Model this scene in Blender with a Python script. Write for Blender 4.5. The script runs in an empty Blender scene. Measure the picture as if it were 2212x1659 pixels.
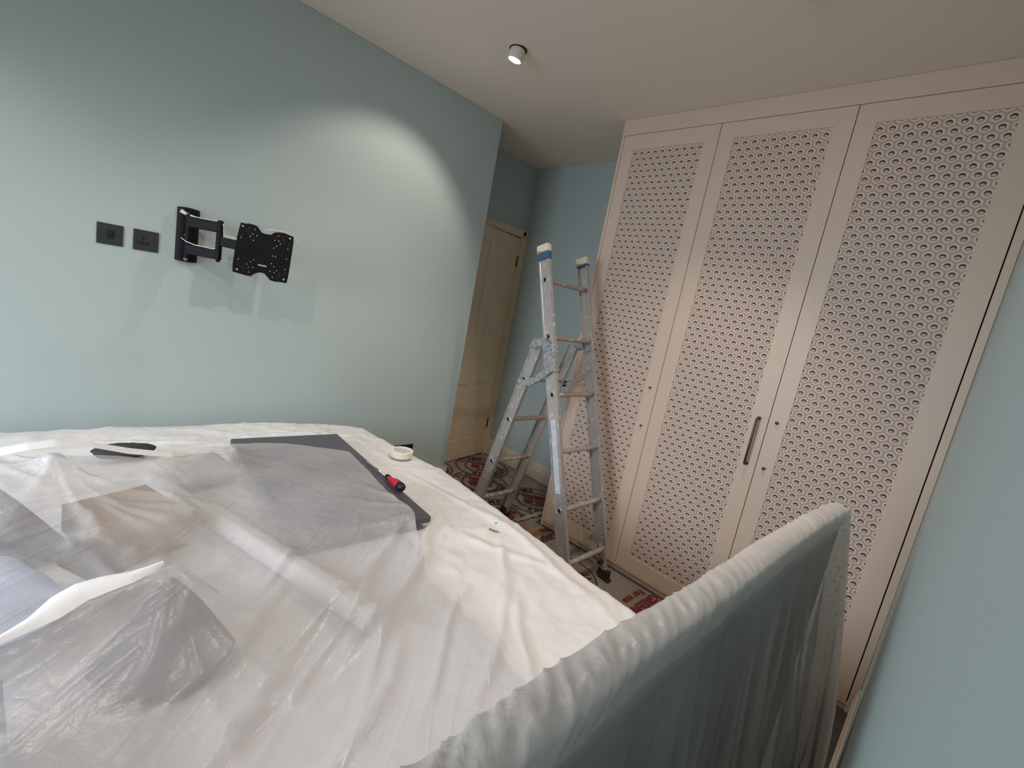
import bpy, bmesh, math, random
import numpy as np
from mathutils import Vector, Matrix
S = bpy.context.scene
COL = S.collection
random.seed(4); RNG = np.random.default_rng(7)

# ------------------------------------------------------------------ camera
cd = bpy.data.cameras.new('camera'); cam = bpy.data.objects.new('camera', cd); COL.objects.link(cam)
cd.sensor_width = 36.0; cd.lens = 996.2568 * 36.0 / 2212.0; cd.clip_start = 0.004; cd.clip_end = 60
RT = Vector((0.698429, -0.691419, 0.184763)); DN = Vector((0.009947, -0.248761, -0.968514)); FW = Vector((0.71561, 0.678276, -0.166864))
mw = Matrix.Identity(4)
for i in range(3):
    mw[i][0] = RT[i]; mw[i][1] = -DN[i]; mw[i][2] = -FW[i]
mw[0][3], mw[1][3], mw[2][3] = -2.4986, -2.6588, 1.473
cam.matrix_world = mw
S.camera = cam
S.view_settings.view_transform = 'Standard'; S.view_settings.look = 'None'
S.view_settings.gamma = 1.0; S.view_settings.use_curve_mapping = False
S.view_settings.exposure = 0.13
S.cycles.max_bounces = 10; S.cycles.diffuse_bounces = 6; S.cycles.transparent_max_bounces = 16
S.cycles.use_denoising = True
S.cycles.sample_clamp_indirect = 6.0

# room numbers (metres): x towards the wardrobe, y towards the bracket wall, z up
H = 2.695; YR = -2.6788; XA = 0.606; YD = 0.462; X1 = -0.276; XL = -4.55
YW = -0.819

# ------------------------------------------------------------------ world and lights
W = bpy.data.worlds.new('world'); S.world = W; W.use_nodes = True
bg = W.node_tree.nodes['Background']; bg.inputs[0].default_value = (0.62, 0.78, 1.0, 1); bg.inputs[1].default_value = 0.6
def area(name, loc, rot, sx, sy, power, color):
    l = bpy.data.lights.new(name, 'AREA'); l.shape = 'RECTANGLE'; l.size = sx; l.size_y = sy; l.energy = power; l.color = color
    o = bpy.data.objects.new(name, l); o.location = loc; o.rotation_euler = rot; COL.objects.link(o); return o
# daylight arriving through the window of the left wall
wl = area('window_daylight', (XL - 0.10, -1.35, 1.45), (0, -math.radians(58), 0), 1.25, 1.5, 43, (0.80, 0.89, 1.0)); wl.data.spread = math.radians(125)
WARM = (1.0, 0.87, 0.76)
LAMPS = [((-0.874, -0.737), (-1.18, 0.0, 1.35), 31, 88, .5), ((-0.78, -1.97), (-0.92, -1.38, 0.0), 36, 104, .6), ((-1.30, -2.02), (-1.55, -0.90, 0.3), 44, 100, .55), ((-3.05, -1.82), (-2.3, -0.80, 0.5), 36, 98, .6), ((-3.05, -0.74), (-2.9, -0.4, 0.0), 24, 100, .7)]

# ------------------------------------------------------------------ materials
def srgb(r, g, b):
    f = lambda c: (c/255/12.92) if c/255 <= 0.04045 else ((c/255+0.055)/1.055)**2.4
    return (f(r), f(g), f(b), 1)
class NT:
    def __init__(s, name):
        s.m = bpy.data.materials.new(name); s.m.use_nodes = True; s.t = s.m.node_tree
        s.b = s.t.nodes['Principled BSDF']; s.o = s.t.nodes['Material Output']
    def n(s, t, **k):
        x = s.t.nodes.new(t)
        for a, b in k.items(): setattr(x, a, b)
        return x
    def l(s, a, b): s.t.links.new(a, b)
    def put(s, sock, v):
        if hasattr(v, 'is_output') or isinstance(v, bpy.types.NodeSocket): s.l(v, sock)
        else: sock.default_value = v
    def M(s, op, a, b=None, c=None):
        x = s.n('ShaderNodeMath', operation=op)
        for i, v in enumerate((a, b, c)):
            if v is not None: s.put(x.inputs[i], v)
        return x.outputs[0]
    def mix(s, f, a, b):
        x = s.n('ShaderNodeMix', data_type='RGBA'); s.put(x.inputs[0], f); s.put(x.inputs[6], a); s.put(x.inputs[7], b); return x.outputs[2]
    def ss(s, v, lo, hi, a=0.0, b=1.0):
        x = s.n('ShaderNodeMapRange', interpolation_type='SMOOTHSTEP'); s.put(x.inputs[0], v)
        for i, q in enumerate((lo, hi, a, b)): x.inputs[i+1].default_value = q
        return x.outputs[0]
    def noise(s, scale, detail=3, rough=.5, vec=None, dist=0.0):
        x = s.n('ShaderNodeTexNoise'); x.inputs['Scale'].default_value = scale; x.inputs['Detail'].default_value = detail
        x.inputs['Roughness'].default_value = rough; x.inputs['Distortion'].default_value = dist
        if vec is None:
            tc = s.n('ShaderNodeTexCoord'); vec = tc.outputs['Object']
        s.l(vec, x.inputs['Vector']); return x.outputs['Fac']
    def mapped(s, scale, rot=(0, 0, 0)):
        tc = s.n('ShaderNodeTexCoord'); mp = s.n('ShaderNodeMapping'); mp.inputs['Scale'].default_value = scale; mp.inputs['Rotation'].default_value = rot
        s.l(tc.outputs['Object'], mp.inputs['Vector']); return mp.outputs[0]
    def bump(s, h, strength=.3, dist=.002):
        x = s.n('ShaderNodeBump'); x.inputs['Strength'].default_value = strength; x.inputs['Distance'].default_value = dist; s.l(h, x.inputs['Height']); return x.outputs[0]
def plain(name, c, rough=.5, metal=0.0, var=.06, vs=6.0, bs=0.0, bscale=80, emis=None, spec=.5):
    t = NT(name); b = t.b; c = c if len(c) == 4 else (*c, 1)
    f = t.noise(vs, 4)
    d = tuple(x*(1-var*2) for x in c[:3]) + (1,); e = tuple(min(1, x*(1+var)) for x in c[:3]) + (1,)
    t.l(t.mix(f, d, e), b.inputs['Base Color'])
    b.inputs['Roughness'].default_value = rough; b.inputs['Metallic'].default_value = metal; b.inputs['Specular IOR Level'].default_value = spec
    if bs: t.l(t.bump(t.noise(bscale, 4), bs), b.inputs['Normal'])
    if emis: b.inputs['Emission Color'].default_value = (*emis[0], 1); b.inputs['Emission Strength'].default_value = emis[1]
    return t.m
MT = {}
MT['wall'] = plain('teal_paint', srgb(177, 191, 189), .62, var=.015, vs=1.3, bs=.12, bscale=160, spec=.3)
MT['ceil'] = plain('white_ceiling_paint', srgb(232, 219, 206), .8, var=.012, vs=1.0, bs=.1, bscale=120, spec=.2)
MT['cream'] = plain('cream_satin_paint', srgb(216, 193, 174), .42, var=.012, vs=2.0, bs=.05, bscale=60)
MT['skirt'] = plain('cream_skirting_paint', srgb(212, 196, 178), .4, var=.03, vs=5)
MT['door'] = plain('old_cream_door_paint', srgb(226, 203, 172), .5, var=.05, vs=7, bs=.12, bscale=40)
MT['carpet'] = plain('dark_brown_carpet', srgb(92, 82, 78), .95, var=.2, vs=150, bs=.8, bscale=500, spec=.1)
MT['black'] = plain('black_powder_coat', (.0035, .0035, .005), .6, var=.1, vs=30, bs=.05, bscale=400, spec=.25)
MT['blackp'] = plain('black_plastic', (.004, .004, .005), .5, var=.1)
MT['plate'] = plain('dark_grey_metal_plate', (.046, .050, .053), .42, .4, var=.08, vs=40)
MT['bolt'] = plain('tan_zinc_bolt', srgb(170, 160, 130), .4, .5, var=.15, vs=90)
MT['chrome'] = plain('chrome_screw', (.7, .7, .7), .15, 1, var=.1, vs=90)
MT['cable'] = plain('white_cable', srgb(225, 220, 215), .5)
MT['brass'] = plain('aged_brass', srgb(112, 96, 70), .38, .9, var=.2, vs=60)
MT['knob'] = plain('dark_bolt_end', srgb(95, 82, 72), .4, .6, var=.2, vs=60)
MT['rubber'] = plain('black_rubber', (.016, .014, .013), .7, var=.2, vs=40, bs=.2, bscale=200)
MT['hbody'] = plain('grey_upholstery', srgb(98, 96, 94), .9, var=.06, vs=200, bs=.2, bscale=700, spec=.2)
MT['slab'] = plain('dark_grey_satin_panel', srgb(82, 80, 88), .45, var=.04, vs=3, bs=.05, bscale=300)
MT['red'] = plain('red_rubber_grip', srgb(190, 22, 42), .45)
MT['tape'] = plain('cream_masking_tape', srgb(228, 220, 200), .7, var=.03, vs=20, bs=.1, bscale=200)
MT['label'] = plain('white_paper_core', srgb(205, 196, 205), .6, var=.03)
MT['purple'] = plain('purple_ink', srgb(135, 100, 120), .6)
MT['ink'] = plain('dark_red_ink', srgb(88, 30, 30), .6, var=.12, vs=9)
MT['inkr'] = plain('bright_red_ink', srgb(128, 26, 28), .55, var=.12, vs=9)
MT['inkb'] = plain('brown_ink', srgb(84, 44, 38), .6, var=.1, vs=9)
MT['mattress'] = plain('white_mattress', srgb(210, 205, 200), .9)
MT['navy'] = plain('dark_navy_cloth', srgb(48, 54, 76), .9, bs=.3, bscale=300, var=.1)
MT['brown'] = plain('brown_card', srgb(158, 124, 86), .8, var=.08)
MT['dgrey'] = plain('charcoal_cloth', srgb(58, 56, 60), .9, var=.2, vs=40, bs=.5, bscale=300)
MT['lgrey'] = plain('pale_grey_cloth', srgb(176, 166, 162), .9, var=.05, bs=.3, bscale=300)
MT['mgrey'] = plain('mid_grey_cloth', srgb(116, 112, 114), .9, var=.05, bs=.3, bscale=300)
MT['cgrey'] = plain('soft_grey_cloth', srgb(138, 135, 138), .9, var=.05)
MT['lblue'] = plain('pale_blue_cloth', srgb(186, 206, 236), .85, var=.04)
MT['white'] = plain('white_roll_paper', srgb(236, 232, 228), .6, var=.02)
MT['dark'] = plain('hole_gap_shade', (.01, .009, .008), .8)  # near-black colour stands in for shade inside holes and gaps
MT['glow'] = plain('lamp_face', (1, .95, .88), .5, emis=((1.0, .93, .84), 45))
MT['lampw'] = plain('white_lamp_metal', srgb(225, 214, 206), .35, var=.02)
MT['bluetape'] = plain('blue_tape', srgb(70, 102, 145), .6, var=.45, vs=60)
MT['yellow'] = plain('yellow_paint', srgb(205, 160, 60), .6, var=.2, vs=40)
MT['ltape'] = plain('pale_masking_strip', srgb(168, 164, 146), .6, var=.12, vs=25, bs=.3, bscale=70)
MT['sticker'] = plain('white_worn_sticker', srgb(205, 208, 216), .6, var=.22, vs=45)
MT['glass'] = plain('window_glass', (.9, .95, 1), .05)

def alu(name, base, paint, amount):
    t = NT(name); b = t.b
    v = t.mapped((60, 60, 3))
    f = t.noise(1, 3, vec=v)
    c = t.mix(f, srgb(*base), srgb(*[min(255, int(x*1.18)) for x in base]))
    sp = t.ss(t.noise(38, 5, .7), amount, amount+.05)
    c = t.mix(sp, c, srgb(*paint))
    dk = t.ss(t.noise(90, 2), .72, .75); c = t.mix(dk, c, (.03, .03, .03, 1))
    t.l(c, b.inputs['Base Color'])
    t.l(t.ss(sp, 0, 1, .62, 0), b.inputs['Metallic']); b.inputs['Roughness'].default_value = .42
    t.l(t.bump(t.noise(70, 4), .25), b.inputs['Normal']); return t.m
MT['alu'] = alu('paint_splashed_aluminium', (170, 166, 164), (206, 192, 178), .575)
MT['rung'] = alu('dusty_aluminium_rung', (160, 148, 138), (205, 190, 172), .53)
MT['zinc'] = alu('zinc_hinge_steel', (150, 154, 156), (190, 190, 188), .6)
def brush_wrap():
    t = NT('crinkled_wrap_painted_glints'); b = t.b
    f = t.noise(42, 4, .6, dist=2.0); t.l(t.mix(t.ss(f, .35, .68), (.25, .27, .275, 1), (.55, .57, .58, 1)), b.inputs['Base Color']); b.inputs['Roughness'].default_value = .2; b.inputs['Metallic'].default_value = .35  # light and dark mottling paints in the glints of crumpled wrap
    t.l(t.bump(t.noise(55, 5, .6, dist=1.5), 1.0, .01), b.inputs['Normal']); return t.m
MT['wrap'] = brush_wrap()

def hexpaper():                                       # flat printed paper: honeycomb lines round small maroon rings
    t = NT('honeycomb_print_paper'); uv = t.n('ShaderNodeUVMap'); sp = t.n('ShaderNodeSeparateXYZ'); t.l(uv.outputs[0], sp.inputs[0])
    u, v = sp.outputs[0], sp.outputs[1]; px, pz = .0449, .0344
    def lat(du, dv):
        a = t.M('SUBTRACT', u, du) if du else u; b = t.M('SUBTRACT', v, dv) if dv else v
        la = t.M('SUBTRACT', a, t.M('ROUND', a)); lb = t.M('SUBTRACT', b, t.M('MULTIPLY', 2.0, t.M('ROUND', t.M('MULTIPLY', b, .5))))
        la = t.M('MULTIPLY', la, px); lb = t.M('MULTIPLY', lb, pz)
        return la, lb, t.M('ADD', t.M('MULTIPLY', la, la), t.M('MULTIPLY', lb, lb))
    ax, az, ad = lat(0, 0); bx, bz, bd = lat(.5, 1)
    s = t.M('LESS_THAN', bd, ad)
    def sel(a, b): x = t.n('ShaderNodeMix', data_type='FLOAT'); t.l(s, x.inputs[0]); t.l(a, x.inputs[2]); t.l(b, x.inputs[3]); return x.outputs[0]
    lx, lz = sel(ax, bx), sel(az, bz)
    X, Z = t.M('ABSOLUTE', lx), t.M('ABSOLUTE', lz)
    n2 = ((px/2)**2 + pz**2)/2
    e = t.M('MAXIMUM', t.M('MULTIPLY', X, 2/px), t.M('ADD', t.M('MULTIPLY', X, (px/2)/n2), t.M('MULTIPLY', Z, pz/n2)))
    def ell(a, b, dz=0.0):
        zz = t.M('ADD', lz, -dz) if dz else lz
        p = t.M('MULTIPLY', lx, 1/a); q = t.M('MULTIPLY', zz, 1/b)
        return t.M('SQRT', t.M('ADD', t.M('MULTIPLY', p, p), t.M('MULTIPLY', q, q)))
    E1 = ell(.0112, .0098); E2 = ell(.0080, .0053, -.0022)
    c = t.mix(t.ss(E1, 1.2, 1.75), srgb(226, 206, 188), srgb(204, 188, 172))
    c = t.mix(t.ss(e, .88, .985), c, srgb(156, 138, 124))
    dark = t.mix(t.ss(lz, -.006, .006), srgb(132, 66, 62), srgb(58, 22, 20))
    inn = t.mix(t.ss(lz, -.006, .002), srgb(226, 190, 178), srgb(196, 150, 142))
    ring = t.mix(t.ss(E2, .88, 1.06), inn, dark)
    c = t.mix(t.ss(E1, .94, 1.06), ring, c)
    t.l(c, t.b.inputs['Base Color']); t.b.inputs['Roughness'].default_value = .6
    return t.m
MT['hex'] = hexpaper()

def plastic(name, alpha, base=(.86, .85, .84, 1), rough=.3, transl=.35, wr=.35, sc=(14, 14, 14), detail=6, aniso=None, gloss=.09):
    t = NT(name); b = t.b; b.inputs['Base Color'].default_value = base; b.inputs['Roughness'].default_value = rough; b.inputs['Specular IOR Level'].default_value = .5
    nz = t.M('ADD', t.noise(sc[0], detail, .55, dist=1.2), t.M('MULTIPLY', t.noise(sc[0]*4, 3, .5, dist=2.0), .25))
    if aniso:
        m_ = t.n('ShaderNodeMapping'); m_.inputs['Rotation'].default_value = (0, 0, math.radians(-aniso[0])); tc = t.n('ShaderNodeTexCoord'); t.l(tc.outputs['Object'], m_.inputs['Vector'])
        m3 = t.n('ShaderNodeMapping'); m3.inputs['Scale'].default_value = (.8, 9, 9); t.l(m_.outputs[0], m3.inputs['Vector'])
        r_ = t.M('ABSOLUTE', t.M('SUBTRACT', t.noise(1.6, 3, .5, vec=m3.outputs[0]), .5)); nz = t.M('ADD', nz, t.ss(r_, 0, .055, aniso[1], 0))
    nrm = t.bump(nz, wr, .012); t.l(nrm, b.inputs['Normal'])
    tr = t.n('ShaderNodeBsdfTranslucent'); tr.inputs[0].default_value = base; t.l(nrm, tr.inputs['Normal'])
    m1 = t.n('ShaderNodeMixShader'); m1.inputs[0].default_value = transl; t.l(b.outputs[0], m1.inputs[1]); t.l(tr.outputs[0], m1.inputs[2])
    if alpha >= 1: t.l(m1.outputs[0], t.o.inputs[0]); return t.m
    tp = t.n('ShaderNodeBsdfTransparent'); tp.inputs[0].default_value = (.97, .97, .98, 1)
    m2 = t.n('ShaderNodeMixShader'); t.l(t.ss(t.noise(3.5, 3), .3, .7, alpha-.07, alpha+.07), m2.inputs[0])
    t.l(tp.outputs[0], m2.inputs[1]); t.l(m1.outputs[0], m2.inputs[2]); t.l(m2.outputs[0], t.o.inputs[0]); return t.m
MT['sheet'] = plastic('white_polythene', 1.0, (.84, .825, .82, 1), rough=.3, transl=.12, wr=.32, sc=(7,))
MT['thin'] = plastic('milky_polythene', .55, (.71, .71, .73, 1), rough=.26, transl=.25, wr=.32, sc=(9,), aniso=(42, .26))
MT['hwrap'] = plastic('milky_headboard_polythene', .92, (.94, .89, .86, 1), rough=.3, transl=.2, wr=.18, sc=(16,))
MT['drape'] = plastic('hanging_milky_polythene', .62, (.95, .90, .86, 1), rough=.4, transl=.35, wr=.35, sc=(8,))
MT['edge'] = plastic('folded_white_polythene', 1.0, (.92, .92, .93, 1), rough=.45, transl=.2, wr=.1, sc=(12,))
def film(name, base, alpha, ribs):
    t = NT(name); b = t.b; b.inputs['Roughness'].default_value = .24
    c = t.mix(t.noise(5, 4), srgb(*base), srgb(*[int(x*.8) for x in base])); t.l(c, b.inputs['Base Color'])
    h = t.noise(16, 4, dist=1.0)
    if ribs:
        w = t.n('ShaderNodeTexWave'); w.inputs['Scale'].default_value = 26; w.inputs['Distortion'].default_value = 3; w.bands_direction = 'Y'
        tc = t.n('ShaderNodeTexCoord'); t.l(tc.outputs['Object'], w.inputs['Vector']); h = t.M('ADD', h, t.M('MULTIPLY', w.outputs['Fac'], .5))
    t.l(t.bump(h, .6, .006), b.inputs['Normal'])
    tp = t.n('ShaderNodeBsdfTransparent'); m = t.n('ShaderNodeMixShader'); m.inputs[0].default_value = alpha
    t.l(tp.outputs[0], m.inputs[1]); t.l(b.outputs[0], m.inputs[2]); t.l(m.outputs[0], t.o.inputs[0]); return t.m
MT['film1'] = film('brown_grey_floor_film', (172, 158, 148), .88, False)
MT['film2'] = film('ribbed_clear_floor_film', (176, 166, 150), .72, True)

# ------------------------------------------------------------------ mesh helpers
class MB:
    def __init__(s): s.v = []; s.f = []
    def add(s, vs, fs):
        k = len(s.v); s.v += [tuple(p) for p in vs]; s.f += [tuple(i+k for i in f) for f in fs]; return s
    def box(s, a, b, m=None):
        x0, y0, z0 = a; x1, y1, z1 = b
        P = [Vector(p) for p in ((x0,y0,z0),(x1,y0,z0),(x1,y1,z0),(x0,y1,z0),(x0,y0,z1),(x1,y0,z1),(x1,y1,z1),(x0,y1,z1))]
        if m is not None: P = [m @ p for p in P]
        return s.add(P, [(3,2,1,0),(4,5,6,7),(0,1,5,4),(1,2,6,5),(2,3,7,6),(3,0,4,7)])
    def tube(s, pts, r, n=12, cap=True, flat=1.0, up=None):
        pts = [Vector(p) for p in pts]; rr = r if isinstance(r, (list, tuple)) else [r]*len(pts); rings = []
        for i, p in enumerate(pts):
            d = (pts[min(i+1, len(pts)-1)] - pts[max(i-1, 0)]).normalized()
            u = Vector(up) if up else (Vector((0,0,1)) if abs(d.z) < .9 else Vector((0,1,0)))
            a = d.cross(u).normalized(); b = a.cross(d).normalized()
            rings.append([p + a*math.cos(2*math.pi*k/n)*rr[i] + b*math.sin(2*math.pi*k/n)*rr[i]*flat for k in range(n)])
        f = [(i*n+k, i*n+(k+1)%n, (i+1)*n+(k+1)%n, (i+1)*n+k) for i in range(len(pts)-1) for k in range(n)]
        if cap: f += [tuple(reversed(range(n))), tuple(range((len(pts)-1)*n, len(pts)*n))]
        return s.add([q for R in rings for q in R], f)
    def prism(s, prof, A, B, ux, uy):                 # profile (2D) swept from A to B
        A, B, ux, uy = map(Vector, (A, B, ux, uy)); n = len(prof)
        v = [A + ux*p[0] + uy*p[1] for p in prof] + [B + ux*p[0] + uy*p[1] for p in prof]
        return s.add(v, [tuple(reversed(range(n))), tuple(range(n, 2*n))] + [(i, (i+1) % n, n+(i+1) % n, n+i) for i in range(n)])
    def ribbon(s, pts, half, thick, side, nrm):       # flat bar along a path
        pts = [Vector(p) for p in pts]; nrm = Vector(nrm); v = []; n = len(pts)
        for i, p in enumerate(pts):
            d = (pts[min(i+1, n-1)] - pts[max(i-1, 0)]).normalized(); w = d.cross(nrm).normalized()*half
            v += [p+w+nrm*thick/2, p-w+nrm*thick/2, p-w-nrm*thick/2, p+w-nrm*thick/2]
        f = [(3,2,1,0), (4*n-4, 4*n-3, 4*n-2, 4*n-1)] + [(4*i+k, 4*i+(k+1)%4, 4*i+4+(k+1)%4, 4*i+4+k) for i in range(n-1) for k in range(4)]
        return s.add(v, f)
    def build(s, name, mat, parent=None, bevel=0, smooth=False, seg=2, fix=True):
        off = parent_off(parent)
        me = bpy.data.meshes.new(name); me.from_pydata([(p[0]-off[0], p[1]-off[1], p[2]-off[2]) for p in s.v], [], s.f)
        if fix or bevel:
            bm = bmesh.new(); bm.from_mesh(me); bmesh.ops.recalc_face_normals(bm, faces=bm.faces)
            if bevel:
                es = [e for e in bm.edges if len(e.link_faces) == 2 and e.calc_face_angle(0) > .6]
                bmesh.ops.bevel(bm, geom=es, offset=bevel, segments=seg, profile=.5, affect='EDGES', clamp_overlap=True)
            bm.to_mesh(me); bm.free()
        me.materials.append(MT[mat] if isinstance(mat, str) else mat)
        if smooth: me.shade_smooth()
        o = bpy.data.objects.new(name, me); COL.objects.link(o)
        if parent is not None: o.parent = parent
        return o
def parent_off(p):
    v = Vector((0, 0, 0))
    while p is not None: v += p.location; p = p.parent
    return v
def tag(o, label, cat, group=None, kind=None):
    o['label'] = label
    if cat: o['category'] = cat
    if group: o['group'] = group
    if kind: o['kind'] = kind
    return o
def thing(name, loc, label, cat, group=None):
    o = bpy.data.objects.new(name, None); o.empty_display_size = .05; COL.objects.link(o); o.location = loc
    return tag(o, label, cat, group)
def struct(o, label): o['kind'] = 'structure'; o['label'] = label; return o
def lathe_y(mb, c, prof, n=24, axis='y'):             # profile [(r, t)] about an axis through c
    c = Vector(c); ax = {'x': ((0,1,0),(0,0,1),(1,0,0)), 'y': ((1,0,0),(0,0,1),(0,1,0)), 'z': ((1,0,0),(0,1,0),(0,0,1))}[axis] if isinstance(axis, str) else axis
    a, b, d = map(Vector, ax); v = []; m = len(prof)
    for r, t in prof:
        for k in range(n): v.append(c + d*t + (a*math.cos(2*math.pi*k/n) + b*math.sin(2*math.pi*k/n))*r)
    f = [(i*n+k, i*n+(k+1) % n, (i+1)*n+(k+1) % n, (i+1)*n+k) for i in range(m-1) for k in range(n)]
    f += [tuple(range(n)), tuple(range((m-1)*n, m*n))]
    return mb.add(v, f)

# ------------------------------------------------------------------ room shell
T = .1
struct(MB().box((XL-T, YR-T, -.1), (XA+T, YD+.35, 0)).build('floor', 'carpet'), 'dark grey-brown carpeted floor under the protective film')
struct(MB().box((XL-T, YR-T, H), (XA+T, YD+.35, H+.1)).build('ceiling', 'ceil'), 'plain white painted ceiling with round spotlights')
struct(MB().box((XL-T, 0, 0), (X1, YD+.25, H)).build('wall_back', 'wall', bevel=.004), 'pale teal wall carrying the television bracket')
mb = MB(); XJ = .548; XJ0 = -.24; ZD = 2.078
mb.box((X1, YD, ZD), (XA, YD+.12, H)).box((XJ, YD, 0), (XA, YD+.12, ZD)).box((X1, YD, 0), (XJ0, YD+.12, ZD)).box((X1, YD+.12, 0), (XA, YD+.25, H))
struct(mb.build('wall_alcove_back', 'wall'), 'teal wall at the end of the alcove around the panelled door')
struct(MB().box((XA, YR-T, 0), (XA+T, YD+.25, H)).build('wall_alcove_side', 'wall'), 'teal side wall of the alcove beyond the wardrobe')
struct(MB().box((XL-T, YR-T, 0), (XA+T, YR, H)).build('wall_right', 'wall'), 'teal wall at the right behind the headboard')
mb = MB(); wy0, wy1, wz0, wz1 = -2.15, -.55, .8, 2.15
mb.box((XL-T, YR, 0), (XL, wy0, H)).box((XL-T, wy1, 0), (XL, 0, H)).box((XL-T, wy0, 0), (XL, wy1, wz0)).box((XL-T, wy0, wz1), (XL, wy1, H))
struct(mb.build('wall_left', 'wall'), 'teal wall with the window, outside the picture')
wf = MB()
for a, b in (((wy0, wz0), (wy0+.05, wz1)), ((wy1-.05, wz0), (wy1, wz1)), ((wy0, wz0), (wy1, wz0+.05)), ((wy0, wz1-.05), (wy1, wz1)), ((-1.37, wz0), (-1.33, wz1))):
    wf.box((XL-.07, a[0], a[1]), (XL-.02, b[0], b[1]))
struct(wf.build('window_1', 'skirt'), 'white window frame in the left wall, outside the picture')

def skirting(name, A, B, n, h=.15, t=.018):           # profile swept along A-B, n = direction into the room
    prof = [(0, 0), (t, 0), (t, h*.62), (t*.75, h*.66), (t*.75, h*.82), (t*.4, h*.9), (t*.3, h), (0, h)]
    o = MB().prism(prof, A, B, n, (0, 0, 1)).build(name, 'skirt'); return struct(o, 'cream moulded skirting board')
skirting('baseboard_back', (XL, 0, 0), (X1+.018, 0, 0), (0, -1, 0))
skirting('baseboard_alcove', (X1, 0, 0), (X1, YD, 0), (1, 0, 0))
skirting('baseboard_side', (XA, YD, 0), (XA, YW+.02, 0), (-1, 0, 0))
skirting('baseboard_right', (XL, YR, 0), (-.002, YR, 0), (0, 1, 0), h=.135, t=.014)

# panelled door ajar in the alcove
fr = MB()
prof = [(0, 0), (.022, 0), (.022, .012), (.015, .02), (.015, .052), (.02, .058), (.02, .066), (0, .066)]
fr.prism(prof, (XJ-.004, YD, 0), (XJ-.004, YD, 2.147), (0, -1, 0), (1, 0, 0))
fr.prism(prof, (X1, YD, 2.079), (XA-.004, YD, 2.079), (0, -1, 0), (0, 0, 1))
fr.box((XJ-.004, YD, 0), (XJ+.03, YD+.1, 2.078)).box((XJ0, YD, 2.058+.014), (XJ, YD+.1, 2.09))
df = struct(fr.build('trim_1', 'door'), 'cream architrave round the alcove door')
hx, hy = .542, .452; du = Vector((-.982, -.188, 0)).normalized(); dn = Vector((du.y, -du.x, 0))
if dn.y > 0: dn = -dn
DM = Matrix(((du.x, dn.x, 0, hx), (du.y, dn.y, 0, hy), (0, 0, 1, 0), (0, 0, 0, 1)))   # local x along leaf, local y towards us
def leafbox(mb, x0, x1, z0, z1, y0=-.036, y1=0): return mb.box((x0, y0, z0), (x1, y1, z1), DM)
dl = MB(); Wd = .74; Zt = 2.064; Zb = .012
for a in ((0, .105, Zb, Zt), (Wd-.105, Wd, Zb, Zt), (.32, .42, Zb, Zt), (.105, .32, Zb, .2), (.42, Wd-.105, Zb, .2), (.105, .32, 1.96, Zt), (.42, Wd-.105, 1.96, Zt), (.105, .32, .72, .93), (.42, Wd-.105, .72, .93)): leafbox(dl, *a)
door = struct(dl.build('door_1', 'door'), 'old cream four-panel door standing ajar in the alcove')
for x0, x1 in ((.105, .32), (.42, Wd-.105)):
    for z0, z1 in ((.2, .72), (.93, 1.96)):
        p = MB(); leafbox(p, x0, x1, z0, z1, -.026, -.006); leafbox(p, x0+.03, x1-.03, z0+.03, z1-.03, -.01, -.003); p.build('panel', 'door', door)
for z in (1.86, .32):
    p = MB(); leafbox(p, -.004, .012, z-.045, z+.045, -.004, .003)
    p.tube([DM @ Vector((-.001, .004, z-.05)), DM @ Vector((-.001, .004, z+.05))], .005, 8)
    p.build('hinge', 'knob', door)

# ------------------------------------------------------------------ wardrobe
wd = thing('wardrobe', (.3, -1.75, 0), 'tall cream built-in wardrobe with three doors of honeycomb-print panels', 'wardrobe')
MB().box((.026, YR+.002, .06), (XA-.002, YW-.018, H-.004)).build('carcass', 'dark', wd)  # near-black body paints in the shade seen between the doors
MB().box((0, YW-.0185, .0), (XA-.002, YW, 2.604)).build('end_panel', 'cream', wd, bevel=.0012)
MB().box((-.001, YR+.001, 2.6045), (XA-.002, YW, H-.001)).build('top_fascia', 'cream', wd, bevel=.0012)
MB().box((.002, YR+.001, 0), (.022, -2.6495, 2.603)).build('scribe_strip', 'cream', wd, bevel=.0012)
MB().box((.012, YR+.02, .001), (.03, YW-.019, .036)).box((-.0, YR+.02, .036), (.026, YW-.019, .046)).build('plinth', 'cream', wd, bevel=.001)
def wdoor(y1, y0, p1, p0, z0, z1, zb, zt, nrow0):
    g = .0018
    d = MB().box((0, y0+g, z0), (.02, p0, z1)).box((0, p1, z0), (.02, y1-g, z1)).box((0, p0, z0), (.02, p1, zb)).box((0, p0, zt), (.02, p1, z1)).build('door', 'cream', wd)
    off = parent_off(d)
    x = .0045
    me = bpy.data.meshes.new('patterned_panel'); V = [(x, p1, zb), (x, p0, zb), (x, p0, zt), (x, p1, zt), (x+.01, p1, zb), (x+.01, p0, zb), (x+.01, p0, zt), (x+.01, p1, zt)]
    me.from_pydata([(a-off[0], b-off[1], c-off[2]) for a, b, c in V], [], [(3, 2, 1, 0), (4, 5, 6, 7)])
    uv = me.uv_layers.new(name='uv')
    for lp in me.loops:
        _, yy, zz = V[lp.vertex_index]; uv.data[lp.index].uv = ((nrow0 - yy)/.0449, (zz - 2.490)/.0344)
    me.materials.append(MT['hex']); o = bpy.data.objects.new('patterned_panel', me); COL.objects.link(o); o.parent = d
    o['label'] = 'recessed panel papered with a honeycomb and maroon ring print'
    return d
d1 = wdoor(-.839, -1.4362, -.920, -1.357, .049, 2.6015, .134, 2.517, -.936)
d2 = wdoor(-1.4362, -2.0402, -1.518, -1.958, .049, 2.6015, .134, 2.522, -1.534)
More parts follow.
